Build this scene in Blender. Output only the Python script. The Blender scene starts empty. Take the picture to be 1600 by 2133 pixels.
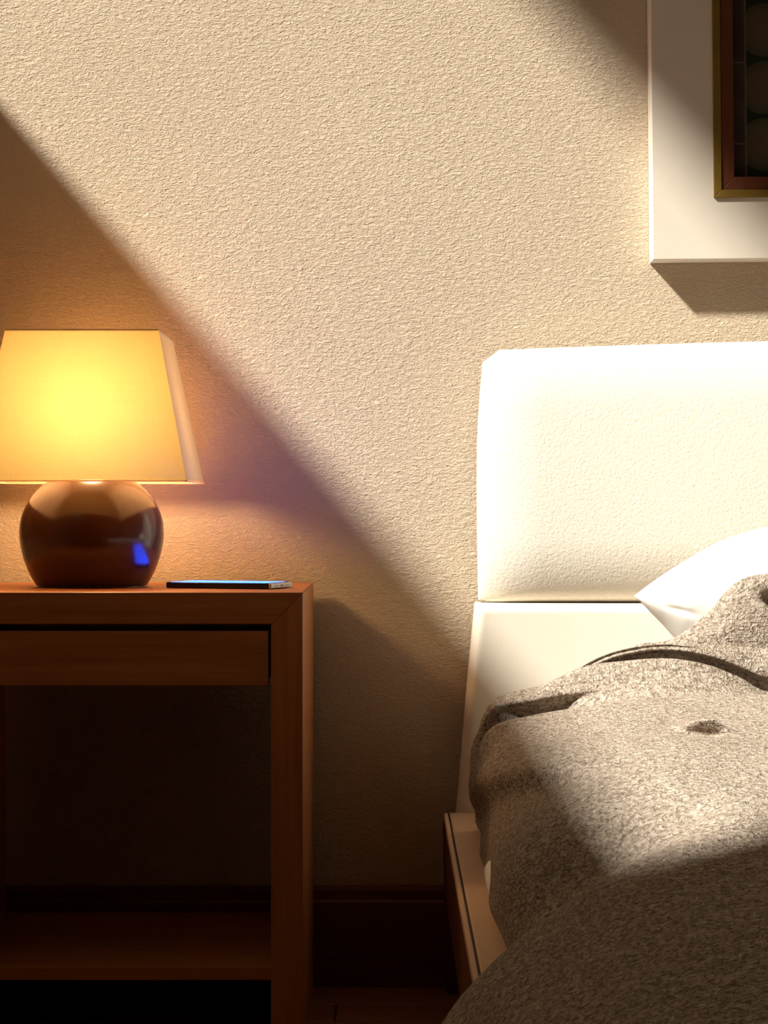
import bpy, bmesh, math, random
import numpy as np
from mathutils import Vector, Matrix

random.seed(7)
scene = bpy.context.scene
C = scene.collection

# ------------------------------------------------------------------ camera
F_PX, DIST, EYE = 4800.0, 3.2, 0.66           # focal length in px of the 1600 px frame, distance to wall, height
PX, PY = 812.0, 1060.0
cam_data = bpy.data.cameras.new('camera')
cam = bpy.data.objects.new('camera', cam_data)
C.objects.link(cam)
cam.location = (0, -DIST, EYE)
cam.rotation_euler = (math.pi / 2, 0, 0)
cam_data.sensor_fit = 'HORIZONTAL'
cam_data.sensor_width = 36.0
cam_data.lens = F_PX / 1600.0 * 36.0
cam_data.shift_x = -(PX - 800.0) / 1600.0
cam_data.shift_y = (PY - 1066.5) / 1600.0
cam_data.clip_start = 0.05
scene.camera = cam

# ------------------------------------------------------------------ world, sun, exposure
world = bpy.data.worlds.new('world')
scene.world = world
world.use_nodes = True
bg = world.node_tree.nodes['Background']
bg.inputs[0].default_value = (1.0, 0.78, 0.56, 1)
bg.inputs[1].default_value = 0.95

SUN_DIR = Vector((0.066, 0.040, -0.0738))
sun_data = bpy.data.lights.new('sun', 'SUN')
sun = bpy.data.objects.new('sun', sun_data)
C.objects.link(sun)
sun.rotation_euler = SUN_DIR.to_track_quat('-Z', 'Y').to_euler()
sun.location = (-3, -2, 5)
sun_data.energy = 9.5
sun_data.angle = math.radians(3.3)
sun_data.color = (1.0, 0.945, 0.83)

# daylight through the side window is sampled through this portal (it emits nothing itself)
portal_data = bpy.data.lights.new('window_portal', 'AREA')
portal_data.shape = 'RECTANGLE'
portal_data.size, portal_data.size_y = 1.20, 2.0
portal_data.cycles.is_portal = True
portal = bpy.data.objects.new('window_portal', portal_data)
C.objects.link(portal)
portal.location = (-0.905, -1.075, 2.07)
portal.rotation_euler = (0, -math.pi / 2, 0)

vs = scene.view_settings
vs.view_transform = 'Standard'
vs.look = 'None'
vs.exposure = 0.0
vs.gamma = 1.0
vs.use_curve_mapping = False

# ------------------------------------------------------------------ helpers
def P(px, py, d):
    """world point of a picture point at distance d in front of the camera"""
    s = F_PX / d
    return Vector(((px - PX) / s, d - DIST, EYE - (py - PY) / s))

def obj(name, bm, mat, parent=None, smooth=False):
    me = bpy.data.meshes.new(name)
    bm.normal_update()
    bm.to_mesh(me)
    bm.free()
    if mat:
        me.materials.append(mat)
    if smooth:
        for p in me.polygons:
            p.use_smooth = True
    o = bpy.data.objects.new(name, me)
    C.objects.link(o)
    if parent:
        o.parent = parent
    return o

def thing(name, label, cat, loc, group=None):
    o = bpy.data.objects.new(name, None)
    C.objects.link(o)
    o.location = loc
    o.empty_display_size = 0.05
    o['label'] = label
    o['category'] = cat
    if group:
        o['group'] = group
    return o

def tag(o, label, cat):
    o['label'] = label
    o['category'] = cat
    return o

def struct(o, label=None):
    o['kind'] = 'structure'
    if label:
        o['label'] = label
    return o

def box(bm, x0, x1, y0, y1, z0, z1, bevel=0.0, seg=2):
    r = bmesh.ops.create_cube(bm, size=1.0)
    vs_ = r['verts']
    for v in vs_:
        v.co = Vector((x0 + (v.co.x + .5) * (x1 - x0), y0 + (v.co.y + .5) * (y1 - y0), z0 + (v.co.z + .5) * (z1 - z0)))
    if bevel > 0:
        es = list({e for v in vs_ for e in v.link_edges})
        bmesh.ops.bevel(bm, geom=es, offset=bevel, segments=seg, profile=0.5, affect='EDGES')
    return bm

def prism(bm, pts, y0, y1, bevel=0.0):
    """polygon in XZ extruded along Y"""
    a = [bm.verts.new((x, y0, z)) for x, z in pts]
    b = [bm.verts.new((x, y1, z)) for x, z in pts]
    n = len(pts)
    bm.faces.new(a)
    bm.faces.new(b[::-1])
    for i in range(n):
        j = (i + 1) % n
        bm.faces.new((a[i], b[i], b[j], a[j]))
    bmesh.ops.recalc_face_normals(bm, faces=bm.faces)
    if bevel > 0:
        bmesh.ops.bevel(bm, geom=list(bm.edges), offset=bevel, segments=2, profile=0.5, affect='EDGES')
    return bm

def lathe(bm, prof, seg=64, cap_bottom=True, cap_top=True):
    rings = []
    for r, z in prof:
        rings.append([bm.verts.new((r * math.cos(2 * math.pi * k / seg), r * math.sin(2 * math.pi * k / seg), z)) for k in range(seg)])
    for a, b in zip(rings, rings[1:]):
        for k in range(seg):
            j = (k + 1) % seg
            bm.faces.new((a[k], a[j], b[j], b[k]))
    if cap_bottom:
        bm.faces.new(rings[0][::-1])
    if cap_top:
        bm.faces.new(rings[-1])
    return bm

def catmull(pts, n, ts=None):
    """uniform Catmull-Rom through pts (k,3) -> n samples"""
    pts = np.asarray(pts, float)
    k = len(pts)
    ext = np.vstack([2 * pts[0] - pts[1], pts, 2 * pts[-1] - pts[-2]])
    t = np.linspace(0, k - 1, n) if ts is None else np.asarray(ts)
    i = np.minimum(t.astype(int), k - 2)
    f = (t - i)[:, None]
    p0, p1, p2, p3 = ext[i], ext[i + 1], ext[i + 2], ext[i + 3]
    return 0.5 * (2 * p1 + (p2 - p0) * f + (2 * p0 - 5 * p1 + 4 * p2 - p3) * f ** 2 + (3 * p1 - p0 - 3 * p2 + p3) * f ** 3)

# ------------------------------------------------------------------ materials
def new_mat(name):
    m = bpy.data.materials.new(name)
    m.use_nodes = True
    nt = m.node_tree
    b = nt.nodes['Principled BSDF']
    return m, nt, b

def N(nt, kind, **kw):
    n = nt.nodes.new(kind)
    for k, v in kw.items():
        setattr(n, k, v)
    return n

def coords(nt, scale=(1, 1, 1), rot=(0, 0, 0)):
    tc = N(nt, 'ShaderNodeTexCoord')
    mp = N(nt, 'ShaderNodeMapping')
    mp.inputs['Scale'].default_value = scale
    mp.inputs['Rotation'].default_value = rot
    nt.links.new(tc.outputs['Object'], mp.inputs['Vector'])
    return mp.outputs['Vector']

def noise(nt, vec, scale, detail=3.0, rough=0.5, dist=0.0):
    n = N(nt, 'ShaderNodeTexNoise')
    n.inputs['Scale'].default_value = scale
    n.inputs['Detail'].default_value = detail
    n.inputs['Roughness'].default_value = rough
    n.inputs['Distortion'].default_value = dist
    nt.links.new(vec, n.inputs['Vector'])
    return n.outputs['Fac']

def ramp(nt, fac, stops):
    r = N(nt, 'ShaderNodeValToRGB')
    el = r.color_ramp.elements
    while len(el) < len(stops):
        el.new(0.5)
    for e, (p, c) in zip(el, stops):
        e.position = p
        e.color = (*c, 1)
    nt.links.new(fac, r.inputs['Fac'])
    return r.outputs['Color']

def bump(nt, b, height, strength, distance):
    n = N(nt, 'ShaderNodeBump')
    n.inputs['Strength'].default_value = strength
    n.inputs['Distance'].default_value = distance
    nt.links.new(height, n.inputs['Height'])
    nt.links.new(n.outputs['Normal'], b.inputs['Normal'])
    return n

def math_node(nt, op, a, b_=None):
    n = N(nt, 'ShaderNodeMath', operation=op)
    for i, v in enumerate((a, b_)):
        if v is None:
            continue
        if isinstance(v, (int, float)):
            n.inputs[i].default_value = v
        else:
            nt.links.new(v, n.inputs[i])
    return n.outputs[0]

def mat_plain(name, col, rough=0.6, metal=0.0, var=0.06, nscale=40):
    m, nt, b = new_mat(name)
    v = coords(nt)
    f = noise(nt, v, nscale, 3)
    lo = tuple(c * (1 - var) for c in col)
    hi = tuple(min(1, c * (1 + var)) for c in col)
    nt.links.new(ramp(nt, f, [(0.3, lo), (0.7, hi)]), b.inputs['Base Color'])
    b.inputs['Roughness'].default_value = rough
    b.inputs['Metallic'].default_value = metal
    return m

def mat_wood(name, dark, light, axis='x', rough=0.45, scale=1.0, spec=0.4):
    m, nt, b = new_mat(name)
    sc = {'x': (1.5, 30, 30), 'y': (30, 1.5, 30), 'z': (30, 30, 1.5)}[axis]
    v = coords(nt, tuple(s * scale for s in sc))
    f = noise(nt, v, 2.2, 6, 0.62, 0.35)
    v2 = coords(nt, tuple(s * scale * 5 for s in sc))
    g = noise(nt, v2, 2.0, 3, 0.6, 0.0)
    s = math_node(nt, 'ADD', math_node(nt, 'MULTIPLY', f, 0.72), math_node(nt, 'MULTIPLY', g, 0.28))
    mid = tuple((a + c) / 2 for a, c in zip(dark, light))
    nt.links.new(ramp(nt, s, [(0.32, dark), (0.5, mid), (0.68, light)]), b.inputs['Base Color'])
    b.inputs['Roughness'].default_value = rough
    b.inputs['Specular IOR Level'].default_value = spec
    bump(nt, b, s, 0.12, 0.001)
    return m

# stucco wall
M_WALL, nt, b = new_mat('textured_plaster')
v = coords(nt, (0.48, 1, 1.0), (0, math.radians(9), 0))
n1 = noise(nt, v, 225, 3.0, 0.62, 0.5)
groove = math_node(nt, 'MINIMUM', math_node(nt, 'MULTIPLY', math_node(nt, 'ABSOLUTE', math_node(nt, 'SUBTRACT', n1, 0.47)), 9.0), 1.0)
n2 = noise(nt, v, 170, 3.0, 0.6, 0.5)
h = math_node(nt, 'ADD', math_node(nt, 'MULTIPLY', groove, 0.5), math_node(nt, 'MULTIPLY', n2, 1.2))
big = noise(nt, coords(nt), 3.0, 2)
nt.links.new(ramp(nt, big, [(0.3, (0.595, 0.485, 0.36)), (0.7, (0.625, 0.512, 0.382))]), b.inputs['Base Color'])
b.inputs['Roughness'].default_value = 0.9
b.inputs['Specular IOR Level'].default_value = 0.1
bump(nt, b, h, 0.66, 0.0022)

M_CEIL = mat_plain('ceiling_paint', (0.45, 0.36, 0.26), 0.9)
M_WOOD_X = mat_wood('warm_wood_horizontal', (0.38, 0.128, 0.036), (0.58, 0.225, 0.072), 'x')
M_WOOD_Z = mat_wood('warm_wood_vertical', (0.38, 0.128, 0.036), (0.58, 0.225, 0.072), 'z')
M_BASEB = mat_wood('dark_red_wood', (0.15, 0.042, 0.018), (0.23, 0.072, 0.030), 'x', 0.4)
M_FLOOR = mat_wood('floor_wood', (0.16, 0.055, 0.022), (0.34, 0.125, 0.048), 'x', 0.4)
M_BEDWOOD = mat_wood('bed_leg_wood', (0.09, 0.028, 0.015), (0.14, 0.045, 0.022), 'z', 0.45)
M_MOUNT = mat_plain('white_mount', (0.75, 0.68, 0.58), 0.7, var=0.015)
M_GOLD = mat_plain('gilt_strip', (0.22, 0.135, 0.018), 0.5, 0.2, var=0.1)
M_PICWOOD = mat_wood('picture_frame_wood', (0.10, 0.028, 0.012), (0.15, 0.045, 0.018), 'z', 0.45)
M_CREAM = mat_plain('cream_trim', (0.80, 0.62, 0.43), 0.8, var=0.03)
M_BRASS = mat_plain('lamp_fitting_metal', (0.35, 0.22, 0.08), 0.35, 0.9)
M_BLACK = mat_plain('phone_black', (0.012, 0.012, 0.016), 0.25)
M_ALU = mat_plain('phone_aluminium', (0.62, 0.62, 0.64), 0.3, 0.3)

def mat_fabric(name, col, scale=420, strength=0.25, dist=0.0015, rough=0.9, stretch=(1, 1, 1)):
    m, nt, b = new_mat(name)
    v = coords(nt, stretch)
    f = noise(nt, v, scale, 2, 0.5, 0.6)
    nt.links.new(ramp(nt, f, [(0.3, tuple(c * .96 for c in col)), (0.7, col)]), b.inputs['Base Color'])
    b.inputs['Roughness'].default_value = rough
    b.inputs['Specular IOR Level'].default_value = 0.15
    bump(nt, b, f, strength, dist)
    return m

M_HEAD = mat_fabric('ivory_upholstery', (0.79, 0.73, 0.635), 260, 0.34, 0.0025)
M_PANEL = mat_fabric('ivory_plain_upholstery', (0.80, 0.735, 0.63), 500, 0.10, 0.001)
M_RAIL = mat_fabric('sand_upholstery', (0.68, 0.47, 0.31), 600, 0.10, 0.001)
M_PILLOW = mat_fabric('white_cotton', (0.88, 0.86, 0.82), 700, 0.08, 0.001)
M_SEAM = mat_plain('dark_seam', (0.025, 0.008, 0.004), 0.9)

# blanket: nubby heathered wool
M_BLANKET, nt, b = new_mat('nubby_wool')
v = coords(nt, (0.85, 0.55, 0.9), (0, 0, math.radians(8)))
a1 = noise(nt, v, 250, 2.5, 0.6, 1.0)
a2 = noise(nt, coords(nt, (0.22, 1.0, 1.0)), 330, 2.0, 0.5, 0.3)
s = math_node(nt, 'ADD', math_node(nt, 'MULTIPLY', a1, 0.72), math_node(nt, 'MULTIPLY', a2, 0.28))
nt.links.new(ramp(nt, s, [(0.37, (0.19, 0.145, 0.112)), (0.49, (0.36, 0.298, 0.242)), (0.62, (0.55, 0.472, 0.395))]), b.inputs['Base Color'])
b.inputs['Roughness'].default_value = 1.0
b.inputs['Specular IOR Level'].default_value = 0.03
bump(nt, b, s, 0.9, 0.0075)

# lamp fabric: translucent woven linen
def mat_shade(name, lo, hi, trans, dcol=None):
    m = bpy.data.materials.new(name)
    m.use_nodes = True
    nt = m.node_tree
    for n in list(nt.nodes):
        nt.nodes.remove(n)
    out = N(nt, 'ShaderNodeOutputMaterial')
    dif = N(nt, 'ShaderNodeBsdfDiffuse')
    tra = N(nt, 'ShaderNodeBsdfTranslucent')
    mix = N(nt, 'ShaderNodeMixShader')
    mix.inputs[0].default_value = trans
    wa = noise(nt, coords(nt, (40, 40, 900)), 1.0, 2, 0.6)
    wb = noise(nt, coords(nt, (900, 40, 40)), 1.0, 2, 0.6)
    wv = math_node(nt, 'ADD', math_node(nt, 'MULTIPLY', wa, 0.5), math_node(nt, 'MULTIPLY', wb, 0.5))
    c_ = ramp(nt, wv, [(0.3, lo), (0.7, hi)])
    if dcol:
        dif.inputs['Color'].default_value = (*dcol, 1)
    else:
        nt.links.new(c_, dif.inputs['Color'])
    nt.links.new(c_, tra.inputs['Color'])
    nt.links.new(dif.outputs[0], mix.inputs[1])
    nt.links.new(tra.outputs[0], mix.inputs[2])
    nt.links.new(mix.outputs[0], out.inputs['Surface'])
    return m
M_SHADE = mat_shade('yellow_linen_shade', (0.70, 0.62, 0.27), (0.84, 0.75, 0.35), 0.26, (0.30, 0.22, 0.09))
M_CREAM_THRU = mat_shade('extra_translucent_cream', (0.80, 0.66, 0.44), (0.86, 0.72, 0.50), 0.46)  # cream made extra translucent to put more lamp light on the wall
M_SIDE = mat_shade('low_glow_cream_side', (0.78, 0.62, 0.44), (0.84, 0.68, 0.50), 0.085)  # sides pass little lamp light; their missing glow is set in the material

# glazed ceramic
M_CERAMIC, nt, b = new_mat('brown_glazed_ceramic')
f = noise(nt, coords(nt), 14, 3)
nt.links.new(ramp(nt, f, [(0.3, (0.055, 0.019, 0.006)), (0.7, (0.075, 0.026, 0.008))]), b.inputs['Base Color'])
b.inputs['Roughness'].default_value = 0.18
b.inputs['Specular IOR Level'].default_value = 0.55

def mat_emit(name, col, strength):
    m, nt, b = new_mat(name)
    b.inputs['Base Color'].default_value = (0.02, 0.02, 0.02, 1)
    b.inputs['Emission Color'].default_value = (*col, 1)
    b.inputs['Emission Strength'].default_value = strength
    return m

M_BULB = mat_emit('bulb_glow', (1.0, 0.62, 0.30), 132.0)
M_SCREEN = mat_emit('phone_screen_glow', (0.012, 0.060, 1.0), 14.0)

# ------------------------------------------------------------------ room shell
XL, XR, YF, ZC = -0.80, 1.80, -4.2, 2.80
WALL_T = 0.10
WY0, WY1 = -2.05, -0.10
SILL = 0.618 - 1.119 * XL          # sun plane through the sill's inner edge
HEAD = 1.367 + 1.119 * (0.200 - (XL - WALL_T))

struct(obj('wall_back', box(bmesh.new(), XL - WALL_T, XR, 0.0, 0.12, -0.12, ZC), M_WALL), 'cream rough plaster wall behind the bed and nightstand')

bm = bmesh.new()
x0, x1 = XL - WALL_T, XL
box(bm, x0, x1, YF, 0.0, -0.12, SILL)
box(bm, x0, x1, YF, 0.0, HEAD, ZC)
box(bm, x0, x1, YF, WY0, SILL, HEAD)
box(bm, x0, x1, WY1, 0.0, SILL, HEAD)
struct(obj('wall_left', bm, M_WALL), 'plaster side wall with a high window')
struct(obj('wall_right', box(bmesh.new(), XR, XR + 0.1, YF, 0.12, -0.12, ZC), M_WALL), 'plaster wall beyond the bed')
struct(obj('wall_front', box(bmesh.new(), XL - WALL_T, XR + 0.1, YF - 0.1, YF, -0.12, ZC), M_WALL), 'plaster wall behind the viewer')
struct(obj('ceiling', box(bmesh.new(), XL - WALL_T, XR, YF, 0.12, ZC, ZC + 0.1), M_CEIL), 'plain ceiling')

floor = struct(obj('floor', box(bmesh.new(), XL, XR, YF, 0.0, -0.12, -0.012), M_FLOOR), 'dark reddish wooden plank floor')
plank_meshes = []
PW, PL = 0.11, 1.20
for q in range(3):
    bm = box(bmesh.new(), 0, PL - 0.002, 0, PW - 0.002, -0.012, 0.0, 0.0012, 1)
    me = bpy.data.meshes.new('plank')
    bm.to_mesh(me); bm.free()
    me.materials.append(M_FLOOR)
    plank_meshes.append(me)
y = -0.016
row = 0
while y - PW > -2.4:
    off = [0.0, 0.47, 0.83][row % 3]
    x = XL - off
    while x < 1.6:
        o = bpy.data.objects.new('plank', plank_meshes[(row + int(x * 7)) % 3])
        C.objects.link(o)
        o.location = (x, y - PW, 0)
        o.parent = floor
        x += PL
    y -= PW
    row += 1

# baseboard with a bead on top
BBH = 0.138
bm = bmesh.new()
prof = [(0.0, 0.0), (-0.016, 0.0), (-0.016, BBH - 0.022), (-0.012, BBH - 0.019), (-0.012, BBH - 0.006), (-0.009, BBH), (0.0, BBH)]
a = [bm.verts.new((XL, py_, pz_)) for py_, pz_ in prof]
c = [bm.verts.new((XR, py_, pz_)) for py_, pz_ in prof]
bm.faces.new(a); bm.faces.new(c[::-1])
for i in range(len(prof)):
    j = (i + 1) % len(prof)
    bm.faces.new((a[i], c[i], c[j], a[j]))
bmesh.ops.recalc_face_normals(bm, faces=bm.faces)
struct(obj('baseboard_back', bm, M_BASEB), 'dark red-brown wooden baseboard along the wall')

# ------------------------------------------------------------------ nightstand
TOP_Z = 0.5587
NX0, NX1 = -0.568, -0.1055
NYF, NYB = -0.405, -0.020
TH = 0.0385
NS = thing('nightstand', 'warm brown wooden nightstand with a drawer and a low shelf', 'nightstand', ((NX0 + NX1) / 2, (NYF + NYB) / 2, 0))
def ns(name, bm, mat, smooth=False):
    o = obj(name, bm, mat, NS, smooth)
    o.data.transform(Matrix.Translation(-NS.location))
    return o
e = 0.0004
ns('top_board', prism(bmesh.new(), [(NX0, TOP_Z), (NX1, TOP_Z), (NX1 - TH + e, TOP_Z - TH), (NX0 + TH - e, TOP_Z - TH)], NYF, NYB, 0.0012), M_WOOD_X)
ns('side_panel', prism(bmesh.new(), [(NX1, 0.0), (NX1, TOP_Z - e), (NX1 - TH, TOP_Z - TH - e), (NX1 - TH, 0.0)], NYF, NYB, 0.0012), M_WOOD_Z)
ns('side_panel', prism(bmesh.new(), [(NX0, 0.0), (NX0 + TH, 0.0), (NX0 + TH, TOP_Z - TH - e), (NX0, TOP_Z - e)], NYF, NYB, 0.0012), M_WOOD_Z)
dz1, dz0 = TOP_Z - TH - 0.0085, TOP_Z - TH - 0.075
ns('drawer_front', box(bmesh.new(), NX0 + TH + 0.0035, NX1 - TH - 0.0035, NYF + 0.004, NYF + 0.022, dz0, dz1, 0.001), M_WOOD_X)
bm = box(bmesh.new(), NX0 + TH + 0.006, NX1 - TH - 0.006, NYF + 0.022, NYB - 0.02, dz0 + 0.004, dz1 - 0.006)
ns('drawer_box', bm, M_BASEB)
ns('low_shelf', box(bmesh.new(), NX0 + TH, NX1 - TH, NYF + 0.006, NYB, 0.087, 0.103, 0.001), M_WOOD_X)

# ------------------------------------------------------------------ lamp
LX, LY = -0.388, -0.20
LAMP = thing('table_lamp', 'lit lamp with square yellow linen shade and round brown base on nightstand', 'lamp', (LX, LY, TOP_Z))
prof = [(0.000, 0.0), (0.066, 0.0), (0.071, 0.002), (0.0765, 0.010), (0.0835, 0.024), (0.0895, 0.042), (0.0930, 0.060), (0.0935, 0.072),
        (0.0920, 0.086), (0.0870, 0.101), (0.0785, 0.116), (0.0670, 0.129), (0.0530, 0.139), (0.0400, 0.1455), (0.0300, 0.148), (0.0, 0.1485)]
pp = catmull([(r, z, 0) for r, z in prof], 64)
obj('lamp_base', lathe(bmesh.new(), [(max(r, 0.0005), z) for r, z, _ in pp], 72), M_CERAMIC, LAMP, True)
obj('lamp_neck', lathe(bmesh.new(), [(0.028, 0.147), (0.028, 0.151), (0.012, 0.153), (0.012, 0.172)], 32), M_BRASS, LAMP, True)
bulb = obj('bulb', lathe(bmesh.new(), [(0.010, 0.172), (0.013, 0.179), (0.022, 0.194), (0.026, 0.210), (0.024, 0.224), (0.016, 0.235), (0.001, 0.239)], 24), M_BULB, LAMP, True)
SB, ST = 0.1350, 0.0965            # half widths of the shade
zB, zT = 0.1375, 0.328
SH = bpy.data.objects.new('lamp_shade', None); C.objects.link(SH); SH.parent = LAMP
def shade_side(name, mat, k, inset=0.0, thick=0.0018):
    """one trapezoid wall of the shade, k quarter turns about the axis"""
    bm = bmesh.new()
    nu, nv = 24, 18
    def pt(u, w, o):
        hw = SB + (ST - SB) * w - o
        return (u * (hw), -hw, zB + (zT - zB) * w)
    for o_, flip in ((0.0, False), (thick, True)):
        g = [[bm.verts.new(pt(-1 + 2 * i / nu, j / nv, o_ + inset)) for i in range(nu + 1)] for j in range(nv + 1)]
        for j in range(nv):
            for i in range(nu):
                q = (g[j][i], g[j][i + 1], g[j + 1][i + 1], g[j + 1][i])
                bm.faces.new(q[::-1] if flip else q)
    bmesh.ops.rotate(bm, verts=bm.verts, cent=(0, 0, 0), matrix=Matrix.Rotation(k * math.pi / 2, 3, 'Z'))
    return obj(name, bm, mat, SH)
def shade_single(name, mat, k):
    bm = bmesh.new()
    a = [bm.verts.new(p) for p in ((-SB, -SB, zB), (SB, -SB, zB), (ST, -ST, zT), (-ST, -ST, zT))]
    bm.faces.new(a)
    bmesh.ops.rotate(bm, verts=bm.verts, cent=(0, 0, 0), matrix=Matrix.Rotation(k * math.pi / 2, 3, 'Z'))
    return obj(name, bm, mat, SH)
shade_single('front_fabric', M_SHADE, 0)
shade_single('back_fabric', M_CREAM_THRU, 2)
for k in (1, 3):
    o = shade_single('side_fabric', M_SIDE, k)
    o['label'] = 'pale cream side of the shade with its glow held back'
# hem around the lower rim, unseen diffuser added on top to dim light upward
bm = bmesh.new()
for (ax0, ax1, ay0, ay1) in ((-SB, SB, -SB - .0008, -SB + .0015), (-SB, SB, SB - .0015, SB + .0008), (-SB - .0008, -SB + .0015, -SB, SB), (SB - .0015, SB + .0008, -SB, SB)):
    box(bm, ax0, ax1, ay0, ay1, zB - 0.0024, zB - 0.0001)
obj('rim', bm, M_CREAM_THRU, SH)
bm = bmesh.new()
box(bm, -ST + .0005, ST - .0005, -ST + .0005, ST - .0005, zT - 0.003, zT - 0.0005)
obj('added_top_diffuser', bm, M_CREAM_THRU, SH)

# ------------------------------------------------------------------ phone
th = math.radians(-20)
PHL, PHW, PHT = 0.146, 0.070, 0.0074
corner = Vector((-0.149, -0.305))
ux = Vector((math.cos(th), math.sin(th)))          # long axis, towards the right and the viewer
uy = Vector((-math.sin(th), math.cos(th)))
cen = corner - ux * PHL / 2 + uy * PHW / 2
PH = thing('smartphone', 'smartphone lying face up with a glowing blue screen on the nightstand', 'phone', (cen.x, cen.y, TOP_Z + 0.0004))
PH.rotation_euler.z = th
bm = box(bmesh.new(), -PHL / 2, PHL / 2 - 0.004, -PHW / 2, PHW / 2, 0, PHT, 0.0014, 3)
obj('phone_body', bm, M_BLACK, PH, False)
bm = box(bmesh.new(), PHL / 2 - 0.004, PHL / 2, -PHW / 2, PHW / 2, 0.0003, PHT - 0.0003, 0.0014, 3)
o = obj('end_band', bm, M_ALU, PH, False); o['label'] = 'silver end of the phone'
bm = box(bmesh.new(), PHL / 2 - 0.001, PHL / 2 + 0.0003, -0.0045, 0.0045, 0.0025, 0.0050, 0.0005, 1)
obj('charging_port', bm, M_BLACK, PH)
for k in range(4):
    for s_ in (-1, 1):
        yy = s_ * (0.011 + 0.0035 * k)
        obj('speaker_hole', box(bmesh.new(), PHL / 2 - 0.001, PHL / 2 + 0.0002, yy - 0.0009, yy + 0.0009, 0.0029, 0.0046, 0.0004, 1), M_BLACK, PH)
obj('screen', box(bmesh.new(), -PHL / 2 + 0.006, PHL / 2 - 0.010, -PHW / 2 + 0.003, PHW / 2 - 0.003, PHT - 0.0006, PHT + 0.0003), M_SCREEN, PH)

# ------------------------------------------------------------------ bed
BX0, BX1 = 0.073, 1.50
BED = thing('bed', 'upholstered bed frame with padded ivory headboard and low side rail', 'bed', (BX0, 0.0, 0.0))
def bedpart(name, bm, mat, smooth=False, parent=None):
    o = obj(name, bm, mat, parent or BED, smooth)
    o.data.transform(Matrix.Translation(-BED.location))
    return o

def puffy(outline, nu, nv, y_back, t_edge, bulge, rnd):
    """upholstered slab: outline(u, v) -> x, z for u, v in 0..1; front bulges towards -Y, rounded rim of radius rnd"""
    bm = bmesh.new()
    def spaced(n):
        t = np.linspace(0, 1, n)
        return 0.5 - 0.5 * np.cos(np.pi * t) * (1 + 0.12 * np.sin(np.pi * t) ** 2)
    us, vs_ = spaced(nu), spaced(nv)
    us[0], us[-1], vs_[0], vs_[-1] = 0, 1, 0, 1
    g = []
    for v in vs_:
        r = []
        for u in us:
            x, z = outline(u, v)
            xa, _ = outline(0, v); xb, _ = outline(1, v); _, za = outline(u, 0); _, zb = outline(u, 1)
            def edge(dist):
                q = min(1.0, max(0.0, dist / rnd))
                return math.sqrt(max(0.0, 1 - (1 - q) ** 2))
            e_ = min(1.0, edge(min(x - xa, xb - x)) * edge(min(z - za, zb - z)))
            dome = (math.sin(math.pi * min(max(u, 0), 1)) * math.sin(math.pi * v)) ** 0.6 if 0 < u < 1 and 0 < v < 1 else 0
            r.append(bm.verts.new((x, y_back - t_edge * (0.5 + 0.5 * e_) - bulge * dome, z)))
        g.append(r)
    gb = [[bm.verts.new((q.co.x, y_back, q.co.z)) for q in r] for r in g]
    for j in range(nv - 1):
        for i in range(nu - 1):
            bm.faces.new((g[j][i], g[j][i + 1], g[j + 1][i + 1], g[j + 1][i]))
            bm.faces.new((gb[j][i], gb[j + 1][i], gb[j + 1][i + 1], gb[j][i + 1]))
    for j in range(nv - 1):
        bm.faces.new((g[j][0], g[j + 1][0], gb[j + 1][0], gb[j][0]))
        bm.faces.new((g[j][-1], gb[j][-1], gb[j + 1][-1], g[j + 1][-1]))
    for i in range(nu - 1):
        bm.faces.new((g[0][i], gb[0][i], gb[0][i + 1], g[0][i + 1]))
        bm.faces.new((g[-1][i], g[-1][i + 1], gb[-1][i + 1], gb[-1][i]))
    bmesh.ops.recalc_face_normals(bm, faces=bm.faces)
    return bm

def cushion_outline(u, v):
    zb = 0.533
    xl = 0.1215 + 0.006 * max(0, (v - 0.55) / 0.45) ** 2 - 0.002 * math.sin(math.pi * v)
    x = xl + u * (1.46 - xl)
    q = (x - 0.79) / 0.67
    zt = 0.893 - 0.017 * abs(q) ** 1.6
    c_ = min(x - xl, 1.46 - x)
    if c_ < 0.022:
        zt -= 0.016 * (1 - max(c_, 0) / 0.022)
    return x, zb + v * (zt - zb) + 0.003 * (1 - v) * max(0, 1 - c_ / 0.03)
bedpart('headboard_cushion', puffy(cushion_outline, 130, 70, -0.022, 0.062, 0.024, 0.085), M_HEAD, True)

def panel_outline(u, v):
    xl = 0.089 + (0.1165 - 0.089) * v ** 0.8 - 0.002 * math.sin(math.pi * v)
    xr = 1.492 - 0.028 * v
    x = xl + u * (xr - xl)
    return x, 0.235 + v * (0.5320 - 0.235)
bedpart('headboard_panel', puffy(panel_outline, 80, 40, -0.022, 0.066, 0.004, 0.010), M_PANEL, True)

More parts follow.
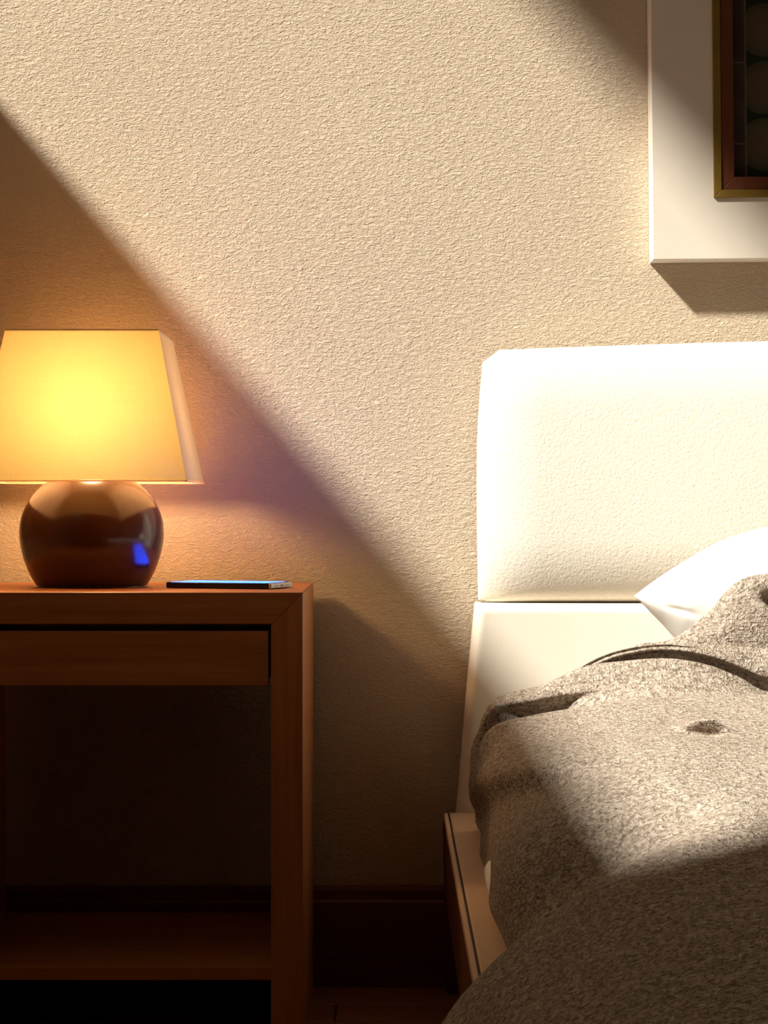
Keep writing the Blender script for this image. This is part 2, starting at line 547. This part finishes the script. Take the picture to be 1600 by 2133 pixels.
# side rail: upholstered board with a piped seam near its outer edge
RY0, RY1 = -2.12, -0.090
rail = bedpart('side_rail', box(bmesh.new(), BX0 + 0.0020, BX0 + 0.048, RY0, RY1, 0.135, 0.2385, 0.002), M_BEDWOOD)
bedpart('rail_pad', box(bmesh.new(), BX0 + 0.0072, BX0 + 0.048, RY0, RY1, 0.2385, 0.250, 0.003), M_RAIL, False, rail)
bedpart('seam', box(bmesh.new(), BX0 + 0.0050, BX0 + 0.0080, RY0 + .001, RY1 - .001, 0.2386, 0.2482), M_SEAM, False, rail)
bedpart('edge_strip', box(bmesh.new(), BX0, BX0 + 0.0055, RY0, RY1, 0.2385, 0.2495, 0.0015), M_RAIL, False, rail)
for yy0, yy1 in ((-0.066, -0.020), (-2.10, -2.05)):
    bm = prism(bmesh.new(), [(BX0 + 0.004, 0.0), (BX0 + 0.044, 0.0), (BX0 + 0.046, 0.2345), (BX0, 0.2345)] if yy0 > -1 else [(BX0 + 0.006, 0.0), (BX0 + 0.042, 0.0), (BX0 + 0.044, 0.1345), (BX0 + 0.004, 0.1345)], yy0, yy1, 0.003)
    bedpart('leg', bm, M_BEDWOOD)
    bm = prism(bmesh.new(), [(BX1 - 0.044, 0.0), (BX1 - 0.006, 0.0), (BX1, 0.2345 if yy0 > -1 else 0.1345), (BX1 - 0.046, 0.2345 if yy0 > -1 else 0.1345)], yy0, yy1, 0.003)
    bedpart('leg', bm, M_BEDWOOD)
bedpart('side_rail', box(bmesh.new(), BX1 - 0.048, BX1, RY0, RY1, 0.135, 0.250, 0.003), M_RAIL)
bedpart('slat_base', box(bmesh.new(), BX0 + 0.0485, BX1 - 0.0485, RY0, RY1 - 0.01, 0.16, 0.20, 0.003), M_BEDWOOD)

# mattress under a white sheet
bm = box(bmesh.new(), 0.128, 1.44, -2.08, -0.115, 0.2005, 0.312, 0.035, 4)
MAT = obj('mattress', bm, M_PILLOW, None, True)
tag(MAT, 'white sheeted mattress peeking out between blanket and side rail', 'mattress')
bm = bmesh.new()
bmesh.ops.create_uvsphere(bm, u_segments=24, v_segments=14, radius=1.0)
for v_ in bm.verts:
    c_ = v_.co
    v_.co = Vector((0.132 + 0.0325 * c_.x, -0.80 + 0.20 * c_.y, 0.272 + 0.021 * c_.z + 0.004 * math.sin(9 * c_.y)))
obj('sheet_fold', bm, M_PILLOW, MAT, True)

# pillow: a lens between an upper and a lower seam, leaning on the headboard
top = catmull([(0.319, 0, 0.546), (0.3425, 0, 0.564), (0.380, 0, 0.589), (0.430, 0, 0.617), (0.4925, 0, 0.637), (0.58, 0, 0.655), (0.70, 0, 0.662), (0.82, 0, 0.645), (0.93, 0, 0.60)], 71)
low = catmull([(0.319, 0, 0.546), (0.338, 0, 0.526), (0.361, 0, 0.502), (0.392, 0, 0.464), (0.430, 0, 0.405), (0.52, 0, 0.345), (0.68, 0, 0.335), (0.82, 0, 0.345), (0.92, 0, 0.38)], 71)
bm = bmesh.new()
nu, nv = 70, 44
def pil(i, j, side):
    a = i / nu; c = j / nv
    x = top[i][0] * (1 - c) + low[i][0] * c
    z = top[i][2] * (1 - c) + low[i][2] * c
    s_ = max(0.0, min(1.0, math.sin(math.pi * a) * 1.25) * math.sin(math.pi * c))
    hh = 0.060 * s_ ** 0.55
    wr = 0.004 * math.exp(-((x - 0.372) / 0.018) ** 2 - ((z - 0.530 + 0.25 * (x - .372)) / 0.004) ** 2)
    y_ = -0.190 - 0.02 * c
    return Vector((x, y_ - hh + wr if side > 0 else y_ + hh * 0.8, z))
gt = [[bm.verts.new(pil(i, j, 1)) for i in range(nu + 1)] for j in range(nv + 1)]
gl = [[gt[j][i] if j in (0, nv) or i == nu else bm.verts.new(pil(i, j, -1)) for i in range(nu + 1)] for j in range(nv + 1)]
for j in range(nv):
    for i in range(nu):
        bm.faces.new((gt[j][i], gt[j][i + 1], gt[j + 1][i + 1], gt[j + 1][i]))
        bm.faces.new((gl[j][i], gl[j + 1][i], gl[j + 1][i + 1], gl[j][i + 1]))
bmesh.ops.remove_doubles(bm, verts=bm.verts, dist=0.00005)
bmesh.ops.recalc_face_normals(bm, faces=bm.faces)
PIL = obj('pillow', bm, M_PILLOW, None, True)
tag(PIL, 'plump white pillow leaning against the headboard, partly under the blanket', 'pillow')

# ------------------------------------------------------------------ blanket
def rowpx(d, hem, pts, tail, dh=None):
    """dh: distance of the flank, where folds die out and the depth runs on evenly"""
    y = d - DIST
    dh = dh or d
    r = [(x, dh - DIST, z) for x, z in hem]
    for k, p_ in enumerate(pts):
        w_ = 0.75 if k == 0 else (0.2 if k == 1 else 0.0)
        dd = p_[2] if len(p_) > 2 else d * (1 - w_) + dh * w_
        r.append(tuple(P(p_[0], p_[1], dd)))
    r.append((r[-1][0] + 0.055, y, r[-1][2] * 0.75 + tail[0][1] * 0.25))
    r += [(x, y, z) for x, z in tail]
    return r
def roww(d, hem, xs, zs, tail):
    y = d - DIST
    return [(x, y, z) for x, z in hem] + [(x, y, z) for x, z in zip(xs, zs)] + [(xs[-1] + 0.055, y, zs[-1] * 0.75 + tail[0][1] * 0.25)] + [(x, y, z) for x, z in tail]
T = [(0.70, 0.56), (1.0, 0.52), (1.42, 0.36)]
T2 = [(0.66, 0.46), (1.0, 0.45), (1.44, 0.34)]
T3 = [(0.66, 0.435), (1.0, 0.43), (1.44, 0.33)]
HB = [(0.1045, 0.261), (0.1040, 0.31), (0.1070, 0.365)]
rows = []
rows.append(roww(2.945, [(0.106, 0.262), (0.107, 0.30), (0.116, 0.335)], [0.15, 0.20, 0.25, 0.30, 0.35, 0.40, 0.45, 0.50], [0.355, 0.37, 0.385, 0.40, 0.41, 0.43, 0.47, 0.49], [(0.70, 0.48), (1.0, 0.45), (1.42, 0.34)]))
# flap lying up against the pillow
rows.append(rowpx(2.905, HB, [(1042, 1480), (1150, 1436), (1250, 1386), (1330, 1352), (1395, 1342), (1470, 1285), (1530, 1217), (1600, 1195)], T, 2.915))
rows.append(rowpx(2.880, HB, [(1042, 1482), (1150, 1440), (1250, 1396), (1330, 1372), (1405, 1352), (1485, 1318), (1548, 1272), (1612, 1250)], [(0.68, 0.53), (1.0, 0.50), (1.42, 0.35)], 2.900))
rows.append(rowpx(2.868, HB, [(1042, 1484), (1150, 1444), (1250, 1402), (1330, 1388), (1400, 1386), (1480, 1382), (1540, 1380), (1600, 1378)], [(0.66, 0.48), (1.0, 0.47), (1.42, 0.35)], 2.885))
# third fold: crest, rolled lip, undercut
rows.append(rowpx(2.832, HB, [(1042, 1478), (1150, 1434), (1245, 1376), (1325, 1355), (1400, 1346), (1480, 1345), (1540, 1348), (1600, 1351)], [(0.66, 0.50), (1.0, 0.47), (1.42, 0.35)], 2.870))
rows.append(rowpx(2.806, HB, [(1042, 1478), (1150, 1436), (1250, 1380), (1330, 1360), (1405, 1358), (1485, 1372), (1548, 1394), (1605, 1412)], [(0.66, 0.47), (1.0, 0.46), (1.42, 0.35)], 2.855))
rows.append(rowpx(2.838, HB, [(1042, 1482), (1150, 1442), (1250, 1396), (1330, 1376), (1405, 1372, 2.842), (1485, 1386, 2.850), (1548, 1408, 2.850), (1605, 1427, 2.850)], T2, 2.840))
rows.append(rowpx(2.830, HB, [(1042, 1490), (1145, 1452), (1240, 1412), (1325, 1412), (1400, 1428, 2.836), (1480, 1446, 2.842), (1545, 1470, 2.842), (1602, 1494, 2.842)], T2, 2.825))
# second fold: crest, front, undercut that opens towards the left
rows.append(rowpx(2.775, [(0.105, 0.261), (0.102, 0.31), (0.1045, 0.366)], [(1026, 1462), (1130, 1423), (1212, 1387), (1300, 1377), (1390, 1375), (1470, 1389), (1540, 1416), (1600, 1446)], T2, 2.800))
rows.append(rowpx(2.730, [(0.105, 0.261), (0.102, 0.31), (0.1045, 0.366)], [(1022, 1478), (1112, 1454), (1205, 1432, 2.741), (1300, 1412, 2.745), (1395, 1402, 2.748), (1475, 1410, 2.750), (1545, 1430, 2.752), (1605, 1450, 2.754)], T2, 2.775))
rows.append(rowpx(2.765, [(0.106, 0.261), (0.106, 0.31), (0.115, 0.362)], [(1050, 1500), (1125, 1482), (1212, 1452, 2.741), (1305, 1436, 2.728), (1400, 1428, 2.726), (1480, 1432, 2.730), (1550, 1443, 2.732), (1608, 1455, 2.734)], T3, 2.755))
rows.append(rowpx(2.745, [(0.107, 0.261), (0.107, 0.31), (0.117, 0.355)], [(1058, 1524), (1128, 1512), (1218, 1483, 2.722), (1308, 1458, 2.706), (1402, 1450, 2.704), (1480, 1450, 2.706), (1550, 1453, 2.708), (1608, 1457, 2.710)], T3, 2.735))
# main ridge
rows.append(rowpx(2.675, [(0.106, 0.261), (0.103, 0.31), (0.105, 0.368)], [(1026, 1516), (1106, 1490), (1206, 1469), (1300, 1456), (1400, 1450), (1480, 1449), (1550, 1450), (1610, 1452)], T3, 2.700))
rows.append(rowpx(2.610, [(0.106, 0.261), (0.104, 0.31), (0.108, 0.364)], [(1050, 1534), (1140, 1502), (1232, 1482), (1318, 1470), (1412, 1465), (1495, 1464), (1565, 1465), (1630, 1466)], T3, 2.640))
XS = [0.140, 0.19, 0.24, 0.285, 0.33, 0.375, 0.42, 0.46]
rows.append(roww(2.50, [(0.104, 0.263), (0.105, 0.315), (0.115, 0.358)], XS, [0.388, 0.412, 0.424, 0.430, 0.432, 0.434, 0.435, 0.435], T3))
rows.append(roww(2.30, [(0.102, 0.266), (0.107, 0.312), (0.118, 0.346)], XS, [0.374, 0.402, 0.416, 0.422, 0.424, 0.425, 0.425, 0.425], T3))
rows.append(roww(2.10, [(0.102, 0.263), (0.106, 0.300), (0.118, 0.334)], XS, [0.360, 0.390, 0.405, 0.411, 0.413, 0.415, 0.415, 0.415], T3))
rows.append(roww(1.975, [(0.096, 0.262), (0.108, 0.280), (0.124, 0.298)], [0.148, 0.195, 0.24] + XS[3:], [0.316, 0.350, 0.384, 0.403, 0.406, 0.408, 0.409, 0.409], T3))
rows.append(roww(1.865, [(0.000, 0.150), (0.042, 0.238), (0.0800, 0.287)], [0.125, 0.175, 0.23, 0.285, 0.33, 0.375, 0.42, 0.46], [0.326, 0.362, 0.383, 0.391, 0.394, 0.397, 0.399, 0.400], T3))
rows.append(roww(1.70, [(-0.03, 0.100), (0.015, 0.205), (0.062, 0.272)], [0.115, 0.175, 0.23, 0.285, 0.33, 0.375, 0.42, 0.46], [0.312, 0.346, 0.366, 0.376, 0.381, 0.384, 0.386, 0.387], [(0.66, 0.40), (1.0, 0.40), (1.44, 0.33)]))
rows.append(roww(1.50, [(-0.03, 0.100), (0.015, 0.205), (0.062, 0.270)], [0.115, 0.175, 0.23, 0.285, 0.33, 0.375, 0.42, 0.46], [0.306, 0.337, 0.354, 0.364, 0.369, 0.372, 0.374, 0.376], [(0.66, 0.39), (1.0, 0.39), (1.44, 0.33)]))
rows.append(roww(1.28, [(-0.02, 0.100), (0.020, 0.205), (0.064, 0.268)], [0.115, 0.175, 0.23, 0.285, 0.33, 0.375, 0.42, 0.46], [0.304, 0.332, 0.346, 0.355, 0.360, 0.364, 0.366, 0.368], [(0.66, 0.38), (1.0, 0.38), (1.44, 0.33)]))
rows.append(roww(1.06, [(0.0, 0.100), (0.030, 0.205), (0.068, 0.266)], [0.115, 0.175, 0.23, 0.285, 0.33, 0.375, 0.42, 0.46], [0.302, 0.326, 0.338, 0.345, 0.350, 0.352, 0.354, 0.356], [(0.66, 0.36), (1.0, 0.36), (1.44, 0.33)]))

NU = 290
counts = []
for k in range(len(rows) - 1):
    y0_, y1_ = rows[k][8][1], rows[k + 1][8][1]
    counts.append(72 if y0_ < -0.6 and y1_ > -1.0 else 18)       # finer where the small pleat lies
tv = np.concatenate([k + np.arange(c_) / c_ for k, c_ in enumerate(counts)] + [[len(rows) - 1]])
NV = len(tv)
R1 = np.array([catmull(r, NU) for r in rows])            # rows x NU x 3
G = np.array([catmull(R1[:, i, :], NV, tv) for i in range(NU)]).transpose(1, 0, 2)   # NV x NU x 3
X, Y, Z = G[..., 0], G[..., 1], G[..., 2]
def dent(cx, cy, sx, sy, depth, ang=0.0, sharp=2.0):
    c_, s_ = math.cos(ang), math.sin(ang)
    dx, dy = X - cx, Y - cy
    a = (dx * c_ + dy * s_) / sx
    b_ = (-dx * s_ + dy * c_) / sy
    Z[...] -= depth * np.exp(-np.abs(a) ** sharp - np.abs(b_) ** sharp)
# small pleat: the cloth behind it hangs over a pocket
cx, cy = 0.327, -0.795
q = (X - cx) / 0.021
wd = np.exp(-np.abs(q) ** 2.6) * (1 + 0.25 * q)
t_ = (Y - (cy - 0.010 * q)) / 0.020
up = 1 / (1 + np.exp(-t_ * 7.0))
far = np.exp(-np.clip(t_, 0, None) ** 1.2 / 3.5)
near = np.exp(-np.clip(-t_, 0, None) ** 2 / 1.2)
dzp = wd * (0.0170 * up * far - 0.006 * (1 - up) * near)
dyp = wd * (0.017 * (1 - up) * near - 0.019 * up * np.exp(-np.clip(t_, 0, None) ** 2 / 2.5))
Z += dzp
Y += dyp
dent(0.262, -1.20, 0.020, 0.022, 0.007, 0.4)
# pocket in the flap by the pillow
pk = np.exp(-np.abs((X - 0.492) / 0.021) ** 3 - np.abs((Z - 0.545 + 0.25 * (X - 0.492)) / 0.0095) ** 3) * np.clip((-0.24 - Y) / 0.02, 0, 1) * np.clip((Y + 0.345) / 0.01, 0, 1)
Y += 0.030 * pk
Z -= 0.006 * pk
# slack flap along the flank: bulges above a slanting crease, sinks below it
zl = 0.282 + np.clip((-0.31 - Y) / 0.62, 0, 1) * 0.118
ff = Z - zl
am = 0.010 * np.tanh(ff / 0.007) * np.exp(-(ff / 0.055) ** 2) * np.clip((-0.22 - Y) / 0.1, 0, 1) * np.clip((Y + 1.02) / 0.12, 0, 1) * np.clip((0.23 - X) / 0.05, 0, 1)
X -= am * 0.7
Z += am * 0.7
# gentle drape waves
Z += 0.0025 * np.sin(9 * Y + 14 * X) * np.clip((X - 0.12) / 0.1, 0, 1)
X += 0.0035 * np.sin(16 * Y + 0.6) * np.clip((0.33 - Z) / 0.07, 0, 1)
bm = bmesh.new()
gv = [[bm.verts.new(G[j, i]) for i in range(NU)] for j in range(NV)]
for j in range(NV - 1):
    for i in range(NU - 1):
        bm.faces.new((gv[j][i], gv[j + 1][i], gv[j + 1][i + 1], gv[j][i + 1]))
BL = obj('blanket', bm, M_BLANKET, None, True)
so = BL.modifiers.new('thickness', 'SOLIDIFY')
so.thickness = 0.007
so.offset = -1.0
tag(BL, 'nubby grey-brown wool blanket rumpled across the bed', 'blanket')

# ------------------------------------------------------------------ framed picture on the wall
PXL = 0.3605
PZB = 1.0010
PW_, PH_ = 0.62, 0.80
PIC = thing('framed_picture', 'white-bordered framed picture with gilt and wood inner frame above the bed', 'picture', (PXL, 0.0, PZB))
PIC.rotation_euler.y = math.radians(-0.55)
def frame(bm, x0, x1, z0, z1, w, y0, y1, bev=0.0008):
    """four mitred bars"""
    P_ = [((x0, z0), (x1, z0), (x1 - w, z0 + w), (x0 + w, z0 + w)), ((x1, z0), (x1, z1), (x1 - w, z1 - w), (x1 - w, z0 + w)),
          ((x1, z1), (x0, z1), (x0 + w, z1 - w), (x1 - w, z1 - w)), ((x0, z1), (x0, z0), (x0 + w, z0 + w), (x0 + w, z1 - w))]
    for q in P_:
        t = bmesh.new()
        prism(t, q, y0, y1, bev)
        me = bpy.data.meshes.new('t'); t.to_mesh(me); t.free()
        bm.from_mesh(me); bpy.data.meshes.remove(me)
    return bm
TK = 0.040
MW = 0.0845
bm = bmesh.new()
ring = []
for y_, ins in ((-0.001, 0.0), (-TK + 0.0016, 0.0), (-TK + 0.0005, 0.0005), (-TK, 0.0016), (-TK, MW), (-0.001, MW)):
    ring.append([bm.verts.new(p) for p in ((ins, y_, ins), (PW_ - ins, y_, ins), (PW_ - ins, y_, PH_ - ins), (ins, y_, PH_ - ins))])
for k in range(len(ring)):
    r0, r1 = ring[k], ring[(k + 1) % len(ring)]
    for i in range(4):
        j = (i + 1) % 4
        bm.faces.new((r0[i], r0[j], r1[j], r1[i]))
bmesh.ops.recalc_face_normals(bm, faces=bm.faces)
obj('white_mount', bm, M_MOUNT, PIC)
obj('gilt_strip', frame(bmesh.new(), MW, PW_ - MW, MW, PH_ - MW, 0.0108, -TK - 0.0035, -0.002), M_GOLD, PIC)
w2 = MW + 0.0108
obj('inner_frame', frame(bmesh.new(), w2, PW_ - w2, w2, PH_ - w2, 0.0178, -TK - 0.0015, -0.003), M_PICWOOD, PIC)
w3 = w2 + 0.0178

# painted picture: violet-grey panels with pale joints at the side, a column of pale orbs on dark green
M_PIC, nt, b = new_mat('picture_print')
tc = N(nt, 'ShaderNodeTexCoord')
sx = N(nt, 'ShaderNodeSeparateXYZ')
nt.links.new(tc.outputs['Object'], sx.inputs[0])
Xo, Zo = sx.outputs['X'], sx.outputs['Z']
nz = noise(nt, coords(nt), 26, 4)
def mixc(fac, a, b2):
    n = N(nt, 'ShaderNodeMix', data_type='RGBA')
    for sock, v in ((n.inputs[0], fac), (n.inputs[6], a), (n.inputs[7], b2)):
        if isinstance(v, (tuple, list)):
            sock.default_value = (*v, 1)
        else:
            nt.links.new(v, sock)
    return n.outputs[2]
def band(v, lo, hi, soft=0.0006):
    m1 = N(nt, 'ShaderNodeMapRange'); m1.inputs[1].default_value = lo - soft; m1.inputs[2].default_value = lo + soft
    m2 = N(nt, 'ShaderNodeMapRange'); m2.inputs[1].default_value = hi - soft; m2.inputs[2].default_value = hi + soft; m2.inputs[3].default_value = 1; m2.inputs[4].default_value = 0
    nt.links.new(v, m1.inputs[0]); nt.links.new(v, m2.inputs[0])
    return math_node(nt, 'MULTIPLY', m1.outputs[0], m2.outputs[0])
col_side = ramp(nt, nz, [(0.3, (0.040, 0.026, 0.026)), (0.7, (0.072, 0.050, 0.042))])
col_green = ramp(nt, nz, [(0.3, (0.008, 0.012, 0.009)), (0.7, (0.018, 0.024, 0.017))])
XJ = w3 + 0.0185                       # joint between side panel and orb field
cur = mixc(band(Xo, XJ, PW_ - XJ, 0.0008), col_side, col_green)
jit = math_node(nt, 'MULTIPLY', math_node(nt, 'SUBTRACT', nz, 0.5), 0.006)
dx = math_node(nt, 'SUBTRACT', math_node(nt, 'MODULO', math_node(nt, 'SUBTRACT', Xo, 0.119), 0.078), 0.039)
dz = math_node(nt, 'SUBTRACT', math_node(nt, 'MODULO', math_node(nt, 'SUBTRACT', Zo, 0.119), 0.079), 0.0395)
rr = math_node(nt, 'ADD', math_node(nt, 'SQRT', math_node(nt, 'ADD', math_node(nt, 'MULTIPLY', dx, dx), math_node(nt, 'MULTIPLY', dz, dz))), jit)
oc = ramp(nt, math_node(nt, 'MULTIPLY', rr, 1 / 0.04), [(0.0, (0.105, 0.066, 0.045)), (0.55, (0.085, 0.064, 0.042)), (0.86, (0.055, 0.050, 0.030)), (0.93, (0.05, 0.06, 0.030))])
m = N(nt, 'ShaderNodeMapRange'); m.inputs[1].default_value = 0.0360; m.inputs[2].default_value = 0.0375; m.inputs[3].default_value = 1; m.inputs[4].default_value = 0
nt.links.new(rr, m.inputs[0])
fac = math_node(nt, 'MULTIPLY', m.outputs[0], math_node(nt, 'MULTIPLY', band(Xo, XJ, PW_ - XJ), band(Zo, 0.119, 0.119 + 0.079 * 7)))
cur = mixc(fac, cur, oc)
pale = (0.14, 0.115, 0.09)
for lo, hi in ((XJ - 0.0012, XJ + 0.0012), (PW_ - XJ - 0.0012, PW_ - XJ + 0.0012)):
    cur = mixc(math_node(nt, 'MULTIPLY', band(Xo, lo, hi), 0.75), cur, pale)
side_l = math_node(nt, 'ADD', band(Xo, 0, XJ), band(Xo, PW_ - XJ, PW_))
for k in range(7):
    zc = 0.1605 + 0.1115 * k
    cur = mixc(math_node(nt, 'MULTIPLY', math_node(nt, 'MULTIPLY', band(Zo, zc - 0.0010, zc + 0.0010), side_l), 0.7), cur, pale)
nt.links.new(cur, b.inputs['Base Color'])
b.inputs['Roughness'].default_value = 0.55
b.inputs['Specular IOR Level'].default_value = 0.2
obj('picture_sheet', box(bmesh.new(), w3 - 0.002, PW_ - w3 + 0.002, -TK + 0.012, -0.004, w3 - 0.002, PH_ - w3 + 0.002), M_PIC, PIC)

# ------------------------------------------------------------------ window frame in the side wall
WIN = bpy.data.objects.new('window_1', None); C.objects.link(WIN)
WIN.location = (XL, (WY0 + WY1) / 2, SILL)
struct(WIN, 'high side window through which the sun falls')
bm = bmesh.new()
xa, xb = XL - WALL_T + 0.002, XL - WALL_T + 0.03
box(bm, xa, xb, WY1 - 0.03, WY1, SILL, HEAD)
box(bm, xa, xb, WY0, WY0 + 0.03, SILL, HEAD)
box(bm, xa, xb, WY0 + 0.03, WY1 - 0.03, SILL, SILL + 0.03)
o = obj('window_frame', bm, M_MOUNT, WIN)
o.data.transform(Matrix.Translation(-WIN.location))
